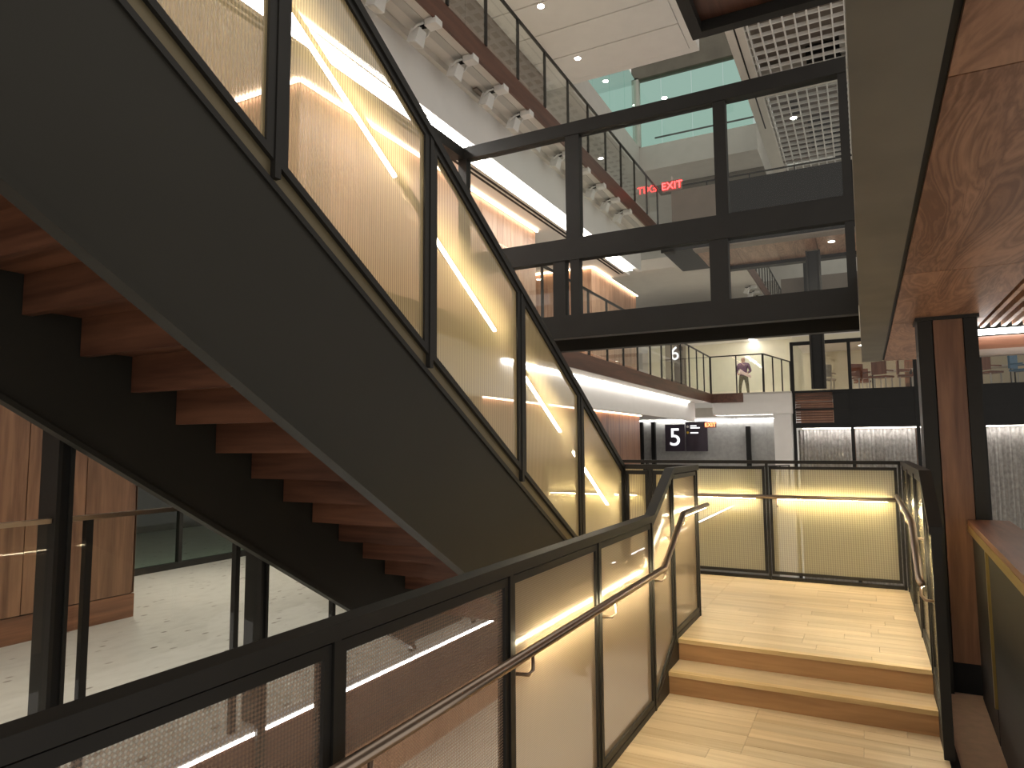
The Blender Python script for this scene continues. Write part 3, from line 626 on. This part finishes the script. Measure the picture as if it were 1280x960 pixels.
bx('arm', (-4.95, -4.91), (25.09, 25.383), (2.40, 2.44), 'fixture', [o for o in COL.objects if o.name.startswith('exit_sign')][-1])
for i, x in enumerate((-7.62, -7.15)):
    d = struct(bx('door_%d' % (i+1), (x, x+.14), (25.2, 25.35), (-.1, 2.6), 'black'), 'black door jamb left of the number five sign' if i else 'black door jamb at the walnut wall end', 'door')
struct(bx('door_3', (-3.75, -3.6), (25.2, 25.36), (-.1, 2.35), 'black'), 'black door edge in the grey block wall', 'door')
# white block with balcony at the right of the sign
struct(bx('wall_far', (-4.75, -2.15), (24.62, 31), (2.75, Z6-.06), 'white'), 'white bulkhead under the far sixth floor balcony', 'wall')
struct(bx('trim_12', (-4.75, -3.7), (24.56, 24.62), (Z6-.32, Z6), 'fascia'), 'short walnut fascia at the balcony corner', 'trim')
struct(bx('wall_far', (-2.75, -2.19), (24.7, 25.4), (-4, 2.75), 'white'), 'white pier beside the dark glazed room', 'wall')
struct(bx('floor', (-9, -2.16), (24.62, 33), (Z6-.06, Z6), 'lightgrey'), 'sixth floor deck where the person stands', 'floor')
struct(bx('ceiling', (-12, -2.2), (24.9, 33), (6.25, 6.35), 'white'), 'white ceiling above the person on floor six', 'ceiling')
tag(bx('cove_light', (-4.25, -4.15), (27, 32), (6.20, 6.23), 'cove'), 'white ceiling strip above the person on floor six', 'light strip')
struct(bx('wall_far', (-9, -2.2), (31.5, 31.7), (Z6, 6.25), 'cream'), 'cream wall behind the person on floor six', 'wall')
s6 = thing('floor_sign', 'white number six on a grey panel behind the sixth floor guard', 'sign', (-6.3, 26, 4.8))
bx('panel', (-6.75, -5.95), (26.02, 26.06), (3.5, 6.0), 'taupe', s6); text_mesh('number', '6', .74, (-6.38, 26.0, 5.2), FRONT, 'white_letter', s6)
# ---- glazed room at the far end
YE = 25.0
gl = thing('glazed_room_front', 'dark framed glazed wall with black spandrel at the far end', 'glass wall', (1.5, YE, -4))
mx = [-2.12, -.36, 1.50, 3.22, 5.1, 7.0]
for x in mx: bx('mullion', (x-.05, x+.05), (YE-.02, YE+.10), (-4, 5.2), 'black', gl)
bx('spandrel', (-.9, 7), (YE, YE+.05), (2.42, 3.46), 'black', gl)
for z0, z1 in ((2.26, 2.42), (3.44, 3.52), (5.08, 5.2), (2.85, 2.91)): bx('transom', (-2.12, 7), (YE-.01, YE+.06), (z0, z1), 'black', gl)
for a, b in zip(mx, mx[1:]):
    bx('glass_pane', (a+.05, b-.05), (YE+.03, YE+.042), (3.52, 5.08), 'dark_glass', gl); bx('glass_pane', (a+.05, b-.05), (YE+.03, YE+.042), (-4, 2.26), 'dark_glass', gl)
for i in range(14): bx('louvre', (-2.06, -.92), (YE+.05, YE+.09), (2.30+i*.085, 2.365+i*.085), 'walnut_x', gl)
struct(bx('floor', (-2.1, 8), (YE+.1, 32), (3.2, Z6-.02), 'taupe'), 'floor of the glazed meeting room', 'floor')
struct(bx('wall_far', (-2.1, 8), (30, 30.2), (Z6, 6.4), 'cream'), 'cream rear wall of the glazed meeting room', 'wall')
struct(bx('ceiling', (-2.1, 8), (YE+.1, 32), (5.4, 5.5), 'white'), 'white ceiling of the glazed meeting room', 'ceiling')
struct(bx('wall_far', (-2.1, 8), (YE+.12, YE+.2), (5.22, 6.3), 'cream'), 'cream band above the glazed meeting room', 'wall')
struct(bx('wall_far', (-2.1, 8), (27.5, 27.7), (-4, 3.2), 'walnut_lit'), 'walnut wall behind the sheer curtains', 'wall')
tag(bx('cove_light', (-1.9, 7), (25.30, 25.36), (2.22, 2.25), 'cove'), 'white light strip above the sheer curtains', 'light strip')
for i, (a, b) in enumerate(zip(mx, mx[1:])):
    V, F = [], []; n = 70
    for k in range(n+1):
        x = a+.06+(b-a-.12)*k/n; yy = 25.55+.05*math.sin(k*1.35+i)+.02*math.sin(k*3.1); V += [(x, yy, -3.9), (x, yy, 2.2)]
        if k: F.append((2*k-2, 2*k, 2*k+1, 2*k-1))
    o = make('sheer_curtain', V, F, 'curtain', None, True); tag(o, 'pale grey sheer curtain hanging behind the far glazed wall', 'curtain', 'curtains behind the far glazing')
# meeting room furniture
def chair(x, y, z, rz, label, m='chair', group=None):
    c = thing('meeting_chair', label, 'chair', (x, y, z), group); ca, sa = math.cos(rz), math.sin(rz)
    def rb(name, u0, u1, v0, v1, z0, z1, mm):
        V = [(x+ca*p[0]-sa*p[1], y+sa*p[0]+ca*p[1], z+p[2]) for p in bxv(u0, u1, v0, v1, z0, z1)]; return make(name, V, CUBE_F, mm, c)
    rb('seat', -.24, .24, -.24, .24, .42, .48, m); rb('backrest', -.24, .24, .20, .26, .52, .95, m)
    for u in (-.2, .17):
        for v in (-.2, .17): rb('leg', u, u+.03, v, v+.03, 0, .42, 'fixture')
    for u in (-.27, .24): rb('armrest', u, u+.03, -.15, .22, .62, .66, m)
for i, (x, y, rz) in enumerate(((-.05, 25.75, .6), (.62, 25.75, 2.6), (1.28, 25.75, 1.6), (.0, 27.5, .2), (3.6, 25.9, 2.2), (3.0, 26.2, .5))):
    chair(x, y, Z6-.02, rz, 'red brown meeting chair with pale legs behind the glazing', 'chair', 'meeting chairs on floor six')
chair(4.35, 25.6, Z6-.02, 1.0, 'blue chair among the red brown meeting chairs', 'blue')
chair(-1.1, 25.9, Z6-.02, 2.9, 'pale armchair behind the glass left of the black spandrel', 'offwhite')
for i, (x, y) in enumerate(((.9, 26.9), (3.8, 27.2))):
    t = thing('meeting_table', 'pale meeting table between the red brown chairs', 'table', (x, y, Z6), 'meeting tables on floor six')
    bx('table_top', (x-.7, x+.7), (y-.4, y+.4), (Z6+.70, Z6+.74), 'fixture', t)
    for u in (-.6, .56):
        for v in (-.35, .31): bx('leg', (x+u, x+u+.04), (y+v, y+v+.04), (Z6-.02, Z6+.70), 'steel', t)
cb = thing('cabinet', 'brown timber cabinet behind the meeting chairs', 'cabinet', (1.75, 27.8, Z6))
bx('body', (1.35, 2.6), (27.6, 28.0), (Z6-.02, Z6+1.15), 'chair', cb); bx('door', (1.37, 1.96), (27.58, 27.6), (Z6+.05, Z6+1.1), 'walnut', cb); bx('door', (1.98, 2.58), (27.58, 27.6), (Z6+.05, Z6+1.1), 'walnut', cb)
# walkway with thin posts on floor five, far
wk = struct(bx('floor', (-6.0, -2.2), (21.5, 22.6), (-.30, -.02), 'lightgrey'), 'pale walkway slab below the number five sign', 'floor')
rail_guard('glass_guard', 'guard with closely set black posts on the pale far walkway', [(-6.0, 21.45), (-3.4, 21.45), (-2.2, 23.5)], -.02, 1.08, .45, tr=.035, pw=.03)

# ================================================================== storey below
struct(bx('floor', (-14, 8), (-6, 30), (-4.3, -4.2), 'offwhite'), 'pale floor of the storey below', 'floor')
wb = struct(bx('wall_left', (-8.2, -8.0), (-6, 25), (-4.2, Z5-.6), 'walnut_lit'), 'walnut wall on the storey below', 'wall')
struct(bx('ceiling', (-14, XE-.30), (-6, 25.4), (Z5-.62, Z5-.55), 'white'), 'white ceiling of the storey below', 'ceiling')
for y in (0, 3.5, 7, 10.5, 14, 17.5): downlight(-5.8, y, Z5-.62, 'downlight in the ceiling of the storey below', 120, 'downlights of the storey below')

# ================================================================== person on floor six
def person(x, y, z):
    me = bpy.data.meshes.new('body')
    J = dict(pel=(0, 0, .95), spn=(0, 0, 1.15), chs=(0, 0, 1.35), nek=(0, 0, 1.50), hd0=(0, -.01, 1.58), hd1=(0, -.02, 1.72),
             ls=(-.19, 0, 1.42), le=(-.27, .02, 1.15), lh=(-.16, -.16, 1.02), lf=(-.08, -.20, 1.02), rs=(.19, 0, 1.42), re=(.28, .02, 1.15), rh=(.17, -.16, 1.04), rf=(.09, -.20, 1.04),
             lt=(-.10, 0, .90), lk=(-.15, -.03, .50), la=(-.17, .02, .08), lo=(-.18, -.14, .04), rtt=(.10, 0, .90), rk=(.15, -.03, .50), ra=(.17, .02, .08), ro=(.18, -.14, .04))
    rad = dict(pel=.15, spn=.14, chs=.16, nek=.06, hd0=.085, hd1=.09, ls=.075, le=.05, lh=.035, lf=.03, rs=.075, re=.05, rh=.035, rf=.03, lt=.095, lk=.065, la=.045, lo=.04, rtt=.095, rk=.065, ra=.045, ro=.04)
    k = list(J); E_ = [('pel', 'spn'), ('spn', 'chs'), ('chs', 'nek'), ('nek', 'hd0'), ('hd0', 'hd1'), ('chs', 'ls'), ('ls', 'le'), ('le', 'lh'), ('lh', 'lf'), ('chs', 'rs'), ('rs', 're'), ('re', 'rh'), ('rh', 'rf'),
                       ('pel', 'lt'), ('lt', 'lk'), ('lk', 'la'), ('la', 'lo'), ('pel', 'rtt'), ('rtt', 'rk'), ('rk', 'ra'), ('ra', 'ro')]
    me.from_pydata([J[a] for a in k], [(k.index(a), k.index(b)) for a, b in E_], [])
    o = link(bpy.data.objects.new('body', me)); md = o.modifiers.new('skin', 'SKIN'); o.modifiers.new('sub', 'SUBSURF').levels = 2
    for i, a in enumerate(k): me.skin_vertices[0].data[i].radius = (rad[a], rad[a]*(.72 if a in ('pel', 'spn', 'chs') else 1))
    me.skin_vertices[0].data[0].use_root = True
    bpy.context.view_layer.update()
    nm = bpy.data.meshes.new_from_object(o.evaluated_get(bpy.context.evaluated_depsgraph_get())); bpy.data.objects.remove(o)
    nm.materials.clear()
    for q in ('skin', 'shirt', 'trousers', 'hair'): nm.materials.append(M[q])
    for p in nm.polygons:
        c = p.center; p.use_smooth = True
        p.material_index = 2 if (c.z < .98 and abs(c.x) < .26 and c.y > -.12 and c.z > .12) else (3 if (c.z > 1.70 or (c.z > 1.60 and c.y > .02)) else (1 if .98 <= c.z < 1.50 and c.y > -.13 else 0))
    root = thing('person', 'person in purple plaid shirt and patterned trousers holding a pale cloth', 'person', (x, y, z))
    b = link(bpy.data.objects.new('body', nm)); b.parent = root
    q = bx('nose', (-.012, .012), (-.125, -.10), (1.60, 1.64), 'skin'); q.parent = root
    for s in (-.035, .035):
        e = bx('eye', (s-.012, s+.012), (-.112, -.10), (1.645, 1.658), 'hair'); e.parent = root
    mth = bx('mouth', (-.025, .025), (-.108, -.095), (1.565, 1.575), 'chair'); mth.parent = root
    root.rotation_euler.z = R(-8)
    cl = thing('folded_cloth', 'pale cloth held at the waist by the person on floor six', 'cloth', (x, y-.24, z+.92))
    V, F = [], []
    for i in range(9):
        for j in range(4):
            u = i/8; V.append((x-.10+u*.42, y-.262-.03*math.sin(j*1.4+u*4), z+1.12-.22*u+.16*(j/3-.5)*(1-.3*u)))
    for i in range(8):
        for j in range(3): F.append((i*4+j, i*4+4+j, i*4+5+j, i*4+1+j))
    o = make('fabric', V, F, 'cloth', cl, True); o.modifiers.new('thick', 'SOLIDIFY').thickness = .05
person(-4.25, 28.6, Z6)
